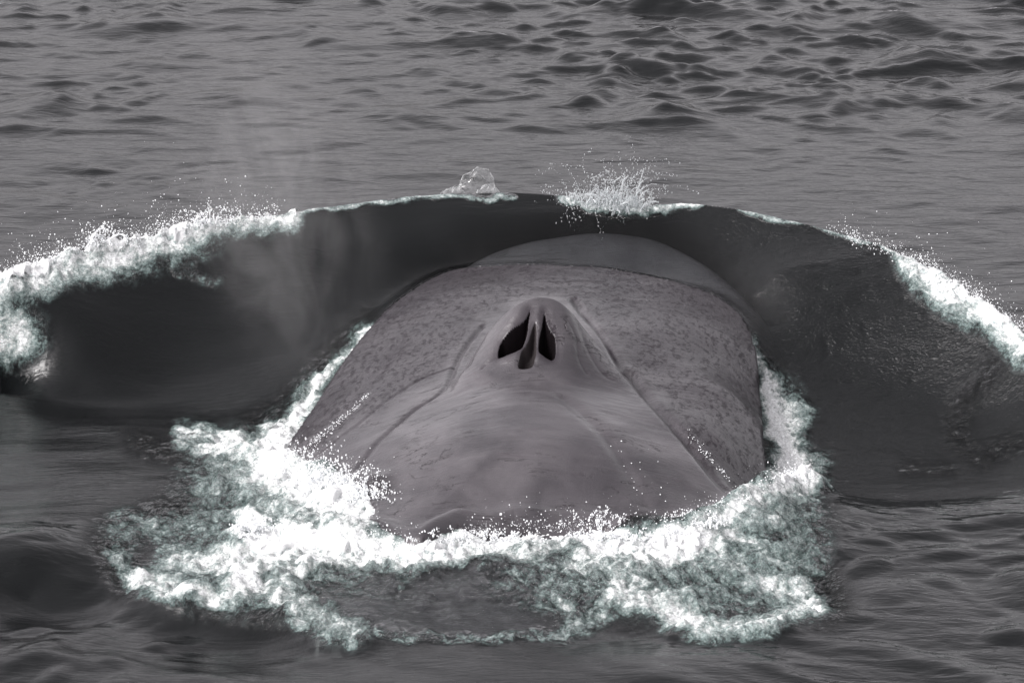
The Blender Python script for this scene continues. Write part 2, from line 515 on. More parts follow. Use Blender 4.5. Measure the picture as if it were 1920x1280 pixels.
def foam_glint_density(x, y, z):
    u, v = proj(x, y, z)
    u = u + 26 * fbm(x * 2.2, y * 1.1, 3, 101) + 7 * perlin(x * 9, y * 5, 103)
    v = v + 13 * fbm(x * 1.9, y * 1.3, 3, 105) + 6 * perlin(x * 8, y * 6, 107)
    D = np.zeros(np.shape(x))
    for L, r, s in strokes:
        L = np.array(L, float)
        lo, hi = L.min(0) - r * 2.6, L.max(0) + r * 2.6
        m = (u > lo[0]) & (u < hi[0]) & (v > lo[1]) & (v < hi[1])
        if m.any():
            d = seg_dist(u[m], v[m], L)
            q = s * np.exp(-(d / (r * 1.25)) ** 2 * .9)
            D[m] = np.maximum(D[m], q) + .25 * np.minimum(D[m], q)
    D *= (y - crest_y(x) < .35)
    return np.minimum(D, 1.25)

def wild_density(x, y, z):
    u, v = proj(x, y, z); D = np.zeros(np.shape(x))
    for L, r, s in wild_strokes:
        m = (np.abs(x) < 5) & (y < 2) & (y > -8)
        D[m] = np.maximum(D[m], s * np.exp(-(seg_dist(u[m], v[m], np.array(L, float)) / r) ** 2))
    return D

def teal_density(x, y, z):
    u, v = proj(x, y, z)
    T = np.zeros(np.shape(x))
    for a, b, ra, rb, s in teal_spots:
        T = np.maximum(T, s * np.exp(-(((u - a) / ra) ** 2 + ((v - b) / rb) ** 2) ** 1.3))
    return T * (y < -.5)

# ------------------------------------------------------------------ materials
class NT:
    def __init__(s, name):
        s.m = bpy.data.materials.new(name); s.m.use_nodes = True
        s.t = s.m.node_tree; s.t.nodes.clear()
        s.out = s.n('ShaderNodeOutputMaterial')
    def n(s, ty, **kw):
        nd = s.t.nodes.new(ty)
        for k, v in kw.items(): setattr(nd, k, v)
        return nd
    def l(s, a, b): s.t.links.new(a, b)
    def put(s, sock, v):
        if hasattr(v, 'is_output') or hasattr(v, 'links'): s.l(v, sock)
        else: sock.default_value = v
    def math(s, op, a, b=0.0, clamp=False):
        nd = s.n('ShaderNodeMath', operation=op, use_clamp=clamp)
        s.put(nd.inputs[0], a); s.put(nd.inputs[1], b)
        return nd.outputs[0]
    def ramp(s, v, a, b):
        nd = s.n('ShaderNodeMapRange', interpolation_type='SMOOTHSTEP')
        s.put(nd.inputs['Value'], v); nd.inputs['From Min'].default_value = a; nd.inputs['From Max'].default_value = b
        return nd.outputs[0]
    def lin(s, v, a, b, c, d):
        nd = s.n('ShaderNodeMapRange')
        s.put(nd.inputs['Value'], v)
        for k, q in zip(('From Min', 'From Max', 'To Min', 'To Max'), (a, b, c, d)): nd.inputs[k].default_value = q
        return nd.outputs[0]
    def attr(s, name):
        return s.n('ShaderNodeAttribute', attribute_name=name).outputs['Fac']
    def pos(s, scale=(1, 1, 1)):
        g = s.n('ShaderNodeNewGeometry')
        mp = s.n('ShaderNodeMapping'); s.l(g.outputs['Position'], mp.inputs[0]); mp.inputs['Scale'].default_value = scale
        return mp.outputs[0]
    def noise(s, vec, scale, detail=3, rough=.55, dist=0, out='Fac'):
        nd = s.n('ShaderNodeTexNoise'); s.l(vec, nd.inputs['Vector'])
        nd.inputs['Scale'].default_value = scale; nd.inputs['Detail'].default_value = detail
        nd.inputs['Roughness'].default_value = rough; nd.inputs['Distortion'].default_value = dist
        return nd.outputs[out]
    def scale(s, c, f):
        nd = s.n('ShaderNodeVectorMath', operation='SCALE'); s.l(c, nd.inputs[0]); s.l(f, nd.inputs['Scale'])
        return nd.outputs[0]
    def mixc(s, f, a, b):
        nd = s.n('ShaderNodeMix', data_type='RGBA')
        s.put(nd.inputs[0], f); s.put(nd.inputs[6], a); s.put(nd.inputs[7], b)
        return nd.outputs[2]
    def bump(s, h, strength=1, dist=.01, normal=None):
        nd = s.n('ShaderNodeBump'); s.put(nd.inputs['Height'], h)
        s.put(nd.inputs['Strength'], strength); nd.inputs['Distance'].default_value = dist
        if normal is not None: s.l(normal, nd.inputs['Normal'])
        return nd.outputs[0]
    def mixs(s, f, a, b):
        nd = s.n('ShaderNodeMixShader'); s.put(nd.inputs[0], f); s.l(a, nd.inputs[1]); s.l(b, nd.inputs[2])
        return nd.outputs[0]

def mat_sea():
    t = NT('sea_water')
    foam = t.attr('foam'); teal = t.attr('teal'); thin = t.attr('thin'); calm = t.attr('calm'); pit = t.attr('pit')  # foam also carries the painted crest reflection lines
    p1 = t.pos((1, 1.15, 1)); p0 = t.pos()
    rip = t.noise(t.pos((.62, 1.4, 1)), 5.0, 3, .5, .6)
    rip2 = t.noise(t.pos((.6, 1.5, 1)), 15, 2, .5, .8)
    streak = t.noise(t.pos((1.2, 5.0, 5)), 6, 4, .6, .5)
    hh = t.math('ADD', t.math('MULTIPLY', rip, .22), t.math('MULTIPLY', rip2, .07))
    hh = t.math('MULTIPLY', hh, t.lin(calm, 0, 1, 1, .10))
    hh = t.math('ADD', hh, t.math('MULTIPLY', t.math('MULTIPLY', streak, calm), .11))
    finer = t.noise(t.pos((1, 1.3, 1.3)), 38, 3, .65, .4)
    hh = t.math('ADD', hh, t.math('MULTIPLY', t.math('MULTIPLY', finer, pit), .17))
    turb = t.noise(p0, 14, 6, .66, 1.4)
    wild = t.ramp(t.math('MAXIMUM', t.math('MULTIPLY', foam, 1.3), teal), .1, .6)
    hh = t.math('ADD', hh, t.math('MULTIPLY', t.math('MULTIPLY', turb, wild), 1.0))
    spark = t.noise(p0, 24, 5, .7, 1.0)
    hh = t.math('ADD', hh, t.math('MULTIPLY', t.math('MULTIPLY', spark, t.attr('wild')), 1.5))
    nrm = t.bump(hh, 1, .045)
    # from clear water through aerated teal to white foam
    n_a = t.noise(t.pos((1, .75, 1)), 7, 8, .66, 1.1)
    n_b = t.noise(t.pos((1, .65, 1)), 38, 5, .75, .7)
    lace = t.math('ADD', t.math('MULTIPLY', t.math('SUBTRACT', n_a, .5), 1.5), t.math('MULTIPLY', t.math('SUBTRACT', n_b, .5), 1.05))
    tot = t.math('MAXIMUM', foam, t.math('MULTIPLY', teal, .55))
    dens = t.math('ADD', tot, t.math('MULTIPLY', lace, t.ramp(tot, .0, .35)))
    cr = t.n('ShaderNodeValToRGB'); t.l(dens, cr.inputs[0]); e = cr.color_ramp.elements
    e[0].position = .12; e[0].color = (.006, .0068, .0072, 1)
    e[1].position = 1.0; e[1].color = (.82, .84, .84, 1)
    for p_, c_ in ((.30, (.022, .028, .028, 1)), (.46, (.105, .145, .139, 1)), (.66, (.30, .36, .348, 1)), (.86, (.60, .63, .62, 1))):
        q = e.new(p_); q.color = c_
    aer = t.ramp(dens, .15, .5)
    white = t.ramp(dens, .62, .92)
    grain = t.lin(t.noise(p0, 75, 3, .7), .3, .7, .55, 1.2)
    body = t.mixc(t.ramp(dens, .3, .6), cr.outputs[0], t.scale(cr.outputs[0], grain))
    diff = t.n('ShaderNodeBsdfDiffuse'); t.put(diff.inputs['Color'], body); t.l(nrm, diff.inputs['Normal'])
    trans = t.n('ShaderNodeBsdfTransparent'); trans.inputs['Color'].default_value = (.90, .95, .95, 1)
    clear = t.math('MULTIPLY', thin, t.math('SUBTRACT', 1, t.math('MULTIPLY', aer, .8)))
    under = t.mixs(clear, diff.outputs[0], trans.outputs[0])
    gl = t.n('ShaderNodeBsdfGlossy'); gl.inputs['Roughness'].default_value = .09; t.l(nrm, gl.inputs['Normal'])
    fr = t.n('ShaderNodeFresnel'); fr.inputs['IOR'].default_value = 1.333; t.l(nrm, fr.inputs['Normal'])
    wat = t.mixs(fr.outputs[0], under, gl.outputs[0])
    fd = t.n('ShaderNodeBsdfDiffuse'); t.l(t.bump(t.math('ADD', n_b, n_a), .7, .03), fd.inputs['Normal'])
    t.put(fd.inputs['Color'], body)
    fin = t.mixs(white, wat, fd.outputs[0])
    t.l(fin, t.out.inputs[0])
    return t.m

def mat_foam():
    t = NT('foam')
    p0 = t.pos()
    n_a = t.noise(p0, 26, 6, .7, .8); n_b = t.noise(p0, 80, 4, .7, .3)
    dn = t.attr('dens')
    col = t.mixc(t.ramp(t.math('ADD', dn, t.math('MULTIPLY', t.math('SUBTRACT', n_a, .5), 1.6)), .25, .85), (.34, .41, .40, 1), (.82, .83, .83, 1))
    b = t.n('ShaderNodeBsdfPrincipled')
    t.put(b.inputs['Base Color'], col); b.inputs['Roughness'].default_value = .45
    b.inputs['IOR'].default_value = 1.33
    t.l(t.bump(t.math('ADD', n_a, t.math('MULTIPLY', n_b, .5)), .8, .02), b.inputs['Normal'])
    tr = t.n('ShaderNodeBsdfTransparent')
    n_c = t.noise(p0, 17, 7, .72, 1.2)
    alpha = t.ramp(t.math('ADD', dn, t.math('MULTIPLY', t.math('SUBTRACT', n_c, .5), 2.2)), .25, .70)
    t.l(t.mixs(alpha, tr.outputs[0], b.outputs[0]), t.out.inputs[0])
    return t.m

def mat_drop():
    t = NT('spray_water')
    b = t.n('ShaderNodeBsdfPrincipled'); b.inputs['Base Color'].default_value = (.80, .82, .83, 1)
    b.inputs['Roughness'].default_value = .15; b.inputs['IOR'].default_value = 1.33
    t.l(b.outputs[0], t.out.inputs[0])
    return t.m

def mat_splash():
    t = NT('splash_water')
    b = t.n('ShaderNodeBsdfPrincipled'); b.inputs['Base Color'].default_value = (.66, .68, .69, 1)
    b.inputs['Roughness'].default_value = .12; b.inputs['IOR'].default_value = 1.33
    tr = t.n('ShaderNodeBsdfTransparent'); tr.inputs['Color'].default_value = (.93, .95, .95, 1)
    lw = t.n('ShaderNodeLayerWeight'); lw.inputs['Blend'].default_value = .4
    t.l(t.mixs(t.lin(lw.outputs['Facing'], 0, 1, .25, .95), tr.outputs[0], b.outputs[0]), t.out.inputs[0])
    return t.m

def mat_film():
    t = NT('water_film')
    b = t.n('ShaderNodeBsdfDiffuse'); b.inputs['Color'].default_value = (.7, .72, .72, 1)
    gl = t.n('ShaderNodeBsdfGlossy'); gl.inputs['Roughness'].default_value = .08
    tr = t.n('ShaderNodeBsdfTransparent')
    lw = t.n('ShaderNodeLayerWeight'); lw.inputs['Blend'].default_value = .35
    n = t.noise(t.pos(), 30, 4, .6, .6)
    f = t.math('MULTIPLY', t.math('ADD', t.math('POWER', lw.outputs['Facing'], 2.2), .08), t.lin(n, .35, .65, .0, 1.5), True)
    mix = t.mixs(.35, b.outputs[0], gl.outputs[0])
    t.l(t.mixs(f, tr.outputs[0], mix), t.out.inputs[0])
    return t.m

def mat_skin():
    t = NT('whale_skin')
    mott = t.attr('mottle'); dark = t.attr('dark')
    # flecks drawn out along the body
    fl = t.noise(t.pos((1.0, .62, 1)), 35, 3, .7, .3)
    fl2 = t.noise(t.pos((1.5, .7, 1)), 13, 3, .6, .4)
    fleck = t.math('MULTIPLY', t.ramp(t.math('ADD', fl, t.math('MULTIPLY', t.math('SUBTRACT', fl2, .5), .9)), .47, .66), mott)
    big = t.noise(t.pos(), 1.6, 4, .6, .6)
    wr = t.noise(t.pos((.35, 2.0, 2.0)), 9, 5, .6, 1.1)
    base = t.mixc(t.ramp(big, .3, .7), (.033, .030, .034, 1), (.081, .0745, .080, 1))
    base = t.mixc(t.math('MULTIPLY', t.ramp(wr, .56, .68), t.lin(mott, 0, 1, .55, .12)), base, (.055, .046, .052, 1))
    cn = t.noise(t.pos((.42, 2.1, 2.1)), 3.4, 5, .62, .9)
    crease = t.math('SUBTRACT', 1, t.ramp(t.math('ABSOLUTE', t.math('SUBTRACT', cn, .5)), .002, .016))
    cm = t.ramp(t.noise(t.pos((1, 1, 1)), 2.3, 3), .48, .62)
    crease = t.math('MULTIPLY', t.math('MULTIPLY', crease, cm), t.lin(mott, 0, 1, .8, .15))
    base = t.mixc(crease, base, (.026, .022, .025, 1))
    blot = t.ramp(t.noise(t.pos((.8, .5, .8)), 1.5, 5, .6, .8), .45, .70)
    base = t.mixc(t.math('MULTIPLY', blot, .55), base, (.032, .028, .033, 1))
    base = t.mixc(t.math('MULTIPLY', fleck, .75), base, (.010, .008, .010, 1))
    base = t.mixc(t.math('MULTIPLY', mott, .5), base, (.030, .026, .030, 1))
    base = t.mixc(dark, base, (.022, .018, .022, 1))  # painted shade of furrows and blowhole rims
    gr = t.noise(t.pos(), 120, 2, .6)
    h = t.math('ADD', t.math('MULTIPLY', fl, t.lin(mott, 0, 1, .06, -.6)), t.math('MULTIPLY', wr, t.lin(mott, 0, 1, .40, .12)))
    h = t.math('ADD', h, t.math('MULTIPLY', gr, .10))
    h = t.math('SUBTRACT', h, t.math('MULTIPLY', crease, .35))
    b = t.n('ShaderNodeBsdfPrincipled'); t.put(b.inputs['Base Color'], base)
    t.put(b.inputs['Roughness'], t.lin(blot, 0, 1, .30, .44)); b.inputs['IOR'].default_value = 1.38
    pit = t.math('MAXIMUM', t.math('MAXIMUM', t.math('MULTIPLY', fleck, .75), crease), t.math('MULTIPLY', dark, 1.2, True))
    keep = t.lin(pit, 0, 1, 1, .12)  # gloss cut in pits, creases and furrows as painted occlusion
    t.put(b.inputs['Coat Weight'], t.math('MULTIPLY', keep, t.lin(mott, 0, 1, .65, .30))); t.put(b.inputs['Specular IOR Level'], t.math('MULTIPLY', keep, .5)); b.inputs['Coat IOR'].default_value = 1.33
    t.put(b.inputs['Coat Roughness'], t.lin(blot, 0, 1, .16, .30))
    t.l(t.bump(h, .7, .022), b.inputs['Normal'])
    t.l(b.outputs[0], t.out.inputs[0])
    return t.m

def mat_plain(name, col, rough):
    t = NT(name)
    n = t.noise(t.pos(), 25, 4)
    b = t.n('ShaderNodeBsdfPrincipled')
    t.put(b.inputs['Base Color'], t.mixc(n, tuple(c * .6 for c in col) + (1,), tuple(c * 1.3 for c in col) + (1,)))
    b.inputs['Roughness'].default_value = rough
    t.l(b.outputs[0], t.out.inputs[0])
    return t.m

M_SEA, M_FOAM, M_DROP, M_FILM, M_SKIN, M_SPLASH = mat_sea(), mat_foam(), mat_drop(), mat_film(), mat_skin(), mat_splash()
M_HOLE = mat_plain('blowhole_lining', (.004, .0028, .0034), .9)
M_GROOVE = mat_plain('nasal_flesh', (.008, .004, .0048), .8)
M_HOLE.node_tree.nodes['Principled BSDF'].inputs['Specular IOR Level'].default_value = .05

# ------------------------------------------------------------------ the sea
def grow(start, first, end, ratio=1.16):
    out = [start]; s = first
    while out[-1] < end:
        out.append(out[-1] + s); s *= ratio
    return np.array(out)

xs_mid = axis([(-5.2, -4.1, .04), (-4.1, 4.1, .0125), (4.1, 7.5, .05)])
gx = grow(7.5, .06, 6000, 1.25)[1:]
xs = np.concatenate([-(gx[::-1] - 2.3), xs_mid, gx])
ys_mid = axis([(-7.2, -6.4, .03), (-6.4, 1.6, .0155), (1.6, 6, .035), (6, 17, .05)])
ys = np.concatenate([-(grow(7.2, .04, 300, 1.25)[1:][::-1]), ys_mid, grow(17, .06, 9000, 1.2)[1:]])
X, Y = np.meshgrid(xs, ys)
x, y = X.ravel(), Y.ravel()
S, W, D = resolve(x, y)
u, v = proj(x, y, S)
infr = (u > -400) & (u < 2300) & (v > -150) & (v < 1500) & (y < 20)
amp = np.where(infr, amp_map(u, v), .9)
yc = crest_y(x)
inner = sstep(.25, -.1, y - yc) * sstep(4.6, 3.9, np.abs(x)) * sstep(-.06, -.0, sea_tps(np.clip(x, -6, 6), np.clip(y, -8, 3)) * 0 + (y + 3.4 + .35 * np.maximum(-x - .5, 0)))
lee = np.exp(-np.abs(np.maximum(y - yc, 0)) / 1.2) * .5
amp = amp * (1 - .97 * inner) * (1 - lee * sstep(5, 3.5, np.abs(x)))
fadefar = 1 / (1 + np.maximum(y - 30, 0) / 60)
ch = chop(x, y) * amp * fadefar
out_w = sstep(.0, .25, -D)
foam_glint_d = foam_glint_density(x, y, S)
teal_d = teal_density(x, y, S)
wild_d = wild_density(x, y, S)
# aerated water boils
rough_w = (1 - .85 * sstep(-1.9, -1.4, x) * sstep(2.9, 2.6, x) * sstep(-.4, 0, y)) * np.clip(foam_glint_d * 1.1 + teal_d * .5, 0, 1) * sstep(.03, -.12, D)
boil = (billow(x * 3.6, y * 3.0, 5, 20) - .28) * .15 + (billow(x * 11, y * 8, 3, 25) - .28) * .04
crestish = np.abs(y - yc) < .6
boil = np.where(crestish, boil * .9, boil)
Zs = S + ch * out_w + boil * rough_w
# streak ripples on the inner faces
pitR = inner * sstep(1.2, 2.0, x)
Zs = Zs + inner * out_w * (.026 * perlin(x * .8, y * 1.6 + x * .5, 70) + .007 * perlin(x * .9 + .4 * perlin(x, y, 75), y * 5 - x * .9, 71) + .0012 * perlin(x * 1.2, y * 13 - x * 2, 73)) + pitR * out_w * (.004 * perlin(x * 8, y * 13, 72) - .022 * np.maximum(perlin(x * 7, y * 9, 77) - .42, 0)) + wild_d * out_w * .03 * fbm(x * 7, y * 5, 3, 170, .6)
# ring dip in the crest where the splash stands
Ws = W
thick = np.maximum(Zs - Ws, 0)
thin = np.exp(-np.maximum(thick - .02, 0) / .22) * (D > -1.6)
F = grid_faces(len(ys), len(xs))
V = np.stack([x, y, Zs], 1)
sea = mesh_obj('sea', V, F, M_SEA)
tag(sea, kind='structure')
attr(sea, 'foam', foam_glint_d * (foam_glint_d > 0)); attr(sea, 'teal', teal_d); attr(sea, 'wild', wild_d); attr(sea, 'thin', thin); attr(sea, 'calm', np.maximum(inner, .75 * sstep(1040, 1120, v) * sstep(1350, 1150, u) * (y < 0))); attr(sea, 'pit', pitR)

def interp_sea(px, py, Z=Zs.reshape(Y.shape)):
    px = np.asarray(px, float); py = np.asarray(py, float)
    i = np.clip(np.searchsorted(xs, px) - 1, 0, len(xs) - 2); j = np.clip(np.searchsorted(ys, py) - 1, 0, len(ys) - 2)
    a = (px - xs[i]) / (xs[i + 1] - xs[i]); b = (py - ys[j]) / (ys[j + 1] - ys[j])
    return (Z[j, i] * (1 - a) + Z[j, i + 1] * a) * (1 - b) + (Z[j + 1, i] * (1 - a) + Z[j + 1, i + 1] * a) * b

# dark floor of the sea, far below
M_DEEP = mat_plain('deep_water', (.006, .0075, .008), 1.0)
fv = [(-4000, -3000, -9), (4000, -3000, -9), (4000, 8000, -9), (-4000, 8000, -9)]
tag(mesh_obj('seabed', fv, [(0, 1, 2, 3)], M_DEEP, smooth=False), kind='structure')

# ------------------------------------------------------------------ the whale
wx = axis([(-2.3, -.55, .016), (-.55, -.15, .0075), (-.15, .45, .0042), (.45, .95, .0075), (.95, 2.3, .016)])
wy = axis([(-9, -5.5, .03), (-5.5, -3.3, .018), (-3.3, -2.95, .010), (-2.95, -2.15, .005), (-2.15, -1.7, .010), (-1.7, 2.0, .018)])
WX, WY = np.meshgrid(wx, wy)
a, b = WX.ravel(), WY.ravel()
S_, W_, d_ = resolve(a, b)
# keep below the real (choppy) water outside the waterline
W_ = np.where(d_ > 0, W_, np.minimum(W_, interp_sea(a, b) - .004 - .02 * sstep(0, .1, -d_)))
edge = np.minimum.reduce([(a + 2.3), (2.3 - a), (b + 9) * 1.0, (2.0 - b)])
W_ = W_ - .8 * sstep(.25, 0, edge) ** 2
W_ = np.maximum(W_, -1.1)
# blowholes
m = (a > hb0[0]) & (a < hb1[0]) & (b > hb0[1]) & (b < hb1[1])
hole = {}
dark = np.zeros(len(a))
for k, P in HOLES.items():
    s = np.full(len(a), -1.); s[m] = sdf(a[m], b[m], P); hole[k] = s
soft = np.maximum(hole['left'], hole['right'])
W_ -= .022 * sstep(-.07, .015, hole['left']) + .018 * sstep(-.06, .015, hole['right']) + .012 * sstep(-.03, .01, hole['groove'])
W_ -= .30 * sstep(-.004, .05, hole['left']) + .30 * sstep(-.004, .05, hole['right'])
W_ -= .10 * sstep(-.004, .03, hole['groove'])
dark = sstep(-.07, .0, soft) * .6  # soft shade painted into the skin around the blowholes
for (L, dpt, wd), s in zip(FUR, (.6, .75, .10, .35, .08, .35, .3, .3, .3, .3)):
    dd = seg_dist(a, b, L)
    dark = np.maximum(dark, s * np.exp(-(dd / (wd * (.55 + .5 * np.clip(perlin(a * 2.2, b * 2.2, 85) + .5, 0, 1)))) ** 2) * (.25 + 1.1 * np.clip(perlin(a * 3, b * 3, 80) + .45, 0, 1)))  # furrow shade painted into the skin, broken up by noise
# speckled jaw lies outside the wedge of the back
wedge = smooth_poly([trace(uu, vv, whale_smooth)[:2] for uu, vv in
    [(560, 900), (560, 870), (620, 835), (690, 785), (780, 722), (850, 688), (880, 640), (930, 585), (1000, 556), (1060, 560), (1110, 605), (1180, 690), (1270, 805), (1340, 880), (1400, 950), (1350, 1100), (850, 1300), (500, 1200)]], k=3)
mott = sstep(.10, -.12, sdf(a, b, wedge) + .10 * fbm(a * 3, b * 2, 4, 5, .6))
mott = np.clip(mott + .35 * sstep(-4.7, -5.1, b), 0, 1) * (1 - .85 * sstep(0, -.1, d_) * sstep(-1, -.3, b))
WV = np.stack([a, b, W_], 1)
WF = grid_faces(len(wy), len(wx))
# closed underside
nx_, ny_ = len(wx), len(wy)
idx = np.arange(nx_ * ny_).reshape(ny_, nx_)
fl_ = idx[WF[:, 0] // nx_, WF[:, 0] % nx_]
fmask = {k: (hole[k][WF].mean(1) > 0) for k in hole}
anyh = fmask['left'] | fmask['right'] | fmask['groove']
whale = bpy.data.objects.new('whale', None); COL.objects.link(whale)
whale.location = (0, 0, 0)
tag(whale, 'huge grey whale surfacing, seen from behind, its two blowholes open above white water', 'whale')
v1, f1, (mo, dk) = sub_mesh(WV, WF, ~anyh, (mott, dark))
# underside: coarse belly closing the body
n0 = len(v1)
bx = np.linspace(-2.3, 2.3, 40); by = np.linspace(-9, 2.0, 70)
BX, BY = np.meshgrid(bx, by)
e = np.clip(np.minimum.reduce([(BX + 2.3) / 1.2, (2.3 - BX) / 1.2, (BY + 9) / 2, (2.0 - BY) / 2]), 0, 1)
BZ = -1.1 - 1.5 * np.sqrt(1 - (1 - e) ** 2)
bv = np.stack([BX.ravel(), BY.ravel(), BZ.ravel()], 1)
bf = grid_faces(70, 40)[:, ::-1] + n0
v1 = np.concatenate([v1, bv]); f1 = np.concatenate([f1, bf])
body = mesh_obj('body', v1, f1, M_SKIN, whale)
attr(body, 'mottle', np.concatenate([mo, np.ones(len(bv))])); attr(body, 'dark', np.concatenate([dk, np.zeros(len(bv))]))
for k, nm in (('left', 'blowhole'), ('right', 'blowhole'), ('groove', 'nasal_groove')):
    mk = fmask[k].copy()
    if k == 'groove': mk &= ~(fmask['left'] | fmask['right'])
    if k == 'right': mk &= ~fmask['left']
    vv, ff, _ = sub_mesh(WV, WF, mk)
    mesh_obj(nm, vv, ff, M_GROOVE if k == 'groove' else M_HOLE, whale)

# ------------------------------------------------------------------ foam heaps: lumpy sheet that breaks through the water
WZ = W_.reshape(WX.shape)
def interp_whale(px, py):
    px = np.asarray(px, float); py = np.asarray(py, float)
    ok = (px > wx[0]) & (px < wx[-1]) & (py > wy[0]) & (py < wy[-1])
    i = np.clip(np.searchsorted(wx, px) - 1, 0, len(wx) - 2); j = np.clip(np.searchsorted(wy, py) - 1, 0, len(wy) - 2)
    a = np.clip((px - wx[i]) / (wx[i + 1] - wx[i]), 0, 1); b = np.clip((py - wy[j]) / (wy[j + 1] - wy[j]), 0, 1)
    z = (WZ[j, i] * (1 - a) + WZ[j, i + 1] * a) * (1 - b) + (WZ[j + 1, i] * (1 - a) + WZ[j + 1, i + 1] * a) * b
    return np.where(ok, z, -5)

def cover(px, py):
    return 1.0

def foam_patch(name, label, box, step, thr, hgt, seed, cat='foam'):
    fx = axis([(box[0], box[1], step[0])]); fy = axis([(box[2], box[3], step[1])])
    A, B = np.meshgrid(fx, fy); A, B = A.ravel(), B.ravel()
    base = np.maximum(interp_sea(A, B), interp_whale(A, B) - .004)
    dn = foam_glint_density(A, B, base)
    dn = dn * cover(A, B)
    j = dn + 1.1 * (billow(A * 3.6, B * 2.8, 5, seed, .62) - .28)
    lift = sstep(thr, thr + .45, j)
    cau = .3 + billow(A * 5, B * 4, 4, seed + 3, .5)
    cau2 = perlin(A * 26, B * 22, seed + 8) + .6 * perlin(A * 55, B * 40, seed + 9)
    z = base - .02 + lift * (.020 + hgt * (cau * .8 + .20 * cau2))
    # clumps lean and fold sideways a little
    ax_ = A + .03 * lift * perlin(A * 14, B * 14, seed + 1); bx_ = B + .05 * lift * perlin(A * 13, B * 13, seed + 2)
    Fv = np.stack([ax_, bx_, z], 1); Ff = grid_faces(len(fy), len(fx))
    keep = (lift[Ff].max(1) > .02) & ((interp_whale(A, B) - interp_sea(A, B))[Ff].max(1) < .035)
    vv, ff, (d2,) = sub_mesh(Fv, Ff, keep, (lift,))
    o = mesh_obj(name, vv, ff, M_FOAM)
    attr(o, 'dens', d2)
    tag(o, label, cat, 'stuff')
    return o
foam_patch('foam', 'white foam boiling across the wake behind the whale\'s back', (-2.9, 2.4, -6.6, -3.2), (.011, .018), .84, .04, 3)
foam_patch('foam', 'tumbling white foam on the left shoulder of the bow wave', (-4.4, -1.6, -1.9, 1.2), (.011, .018), .72, .07, 30)
foam_patch('foam', 'white foam spilling down the right shoulder of the bow wave', (2.4, 4.3, -1.9, 1.2), (.011, .018), .72, .06, 60)

# ------------------------------------------------------------------ spray: droplets
t_ = (1 + 5 ** .5) / 2
ICO_V = np.array([(-1, t_, 0), (1, t_, 0), (-1, -t_, 0), (1, -t_, 0), (0, -1, t_), (0, 1, t_), (0, -1, -t_), (0, 1, -t_), (t_, 0, -1), (t_, 0, 1), (-t_, 0, -1), (-t_, 0, 1)]) / math.hypot(1, t_)
ICO_F = np.array([(0, 11, 5), (0, 5, 1), (0, 1, 7), (0, 7, 10), (0, 10, 11), (1, 5, 9), (5, 11, 4), (11, 10, 2), (10, 7, 6), (7, 1, 8), (3, 9, 4), (3, 4, 2), (3, 2, 6), (3, 6, 8), (3, 8, 9), (4, 9, 5), (2, 4, 11), (6, 2, 10), (8, 6, 7), (9, 8, 1)])
def beads(P, R, stretch=None):
    P = np.asarray(P); R = np.asarray(R)
    s = np.ones((len(P), 3)) if stretch is None else stretch
    vv = (P[:, None, :] + ICO_V[None] * R[:, None, None] * s[:, None, :]).reshape(-1, 3)
    ff = (ICO_F[None] + (np.arange(len(P)) * 12)[:, None, None]).reshape(-1, 3)
    return vv, ff

def surf(u_, v_, sea_z=None):
    """point on the visible water surface along the ray"""
    zz = np.linspace(1.3, -.5, 160)
    P = np.array([place(u_, v_, q) for q in zz])
    g = P[:, 2] - np.maximum(interp_sea(P[:, 0], P[:, 1]), interp_whale(P[:, 0], P[:, 1]))
    k = int(np.argmax(g < 0))
    return P[k]

def crest_pt(u_, zoff=0):
    x0 = np.interp(u_, [p[0] for p in crest_px], crest[:, 0])
    return np.array([x0, crest_y(x0), float(interp_sea(x0, crest_y(x0))) + zoff])

def spray(name, label, line, n, up, spread, rmin, rmax, powr=1.6, seed=0):
    """droplets thrown up from a line of surface points"""
    r = np.random.default_rng(seed)
    line = np.array(line); seg = np.linalg.norm(np.diff(line[:, :2], axis=0), axis=1)
    cum = np.concatenate([[0], np.cumsum(seg)])
    # cluster droplets in jets
    nj = max(3, n // 40)
    cen = r.uniform(0, cum[-1], nj); hgt = r.uniform(.3, 1, nj) ** 1.5; which = r.integers(0, nj, n)
    s = np.clip(cen[which] + r.normal(0, .07, n), 0, cum[-1])
    P = np.stack([np.interp(s, cum, line[:, k]) for k in range(3)], 1)
    h = up * hgt[which] * r.exponential(.30, n) * 1.2
    P[:, 0] += r.normal(0, spread * .6, n) * (.3 + h / up); P[:, 1] += r.normal(0, spread, n); P[:, 2] += h
    R = rmin + (rmax - rmin) * r.uniform(0, 1, n) ** 3.5
    st = np.stack([r.uniform(.7, 1.1, n), r.uniform(.7, 1.1, n), r.uniform(.8, 1.6, n)], 1)
    vv, ff = beads(P, R, st)
    return tag(mesh_obj(name, vv, ff, M_DROP), label, 'spray', 'stuff')

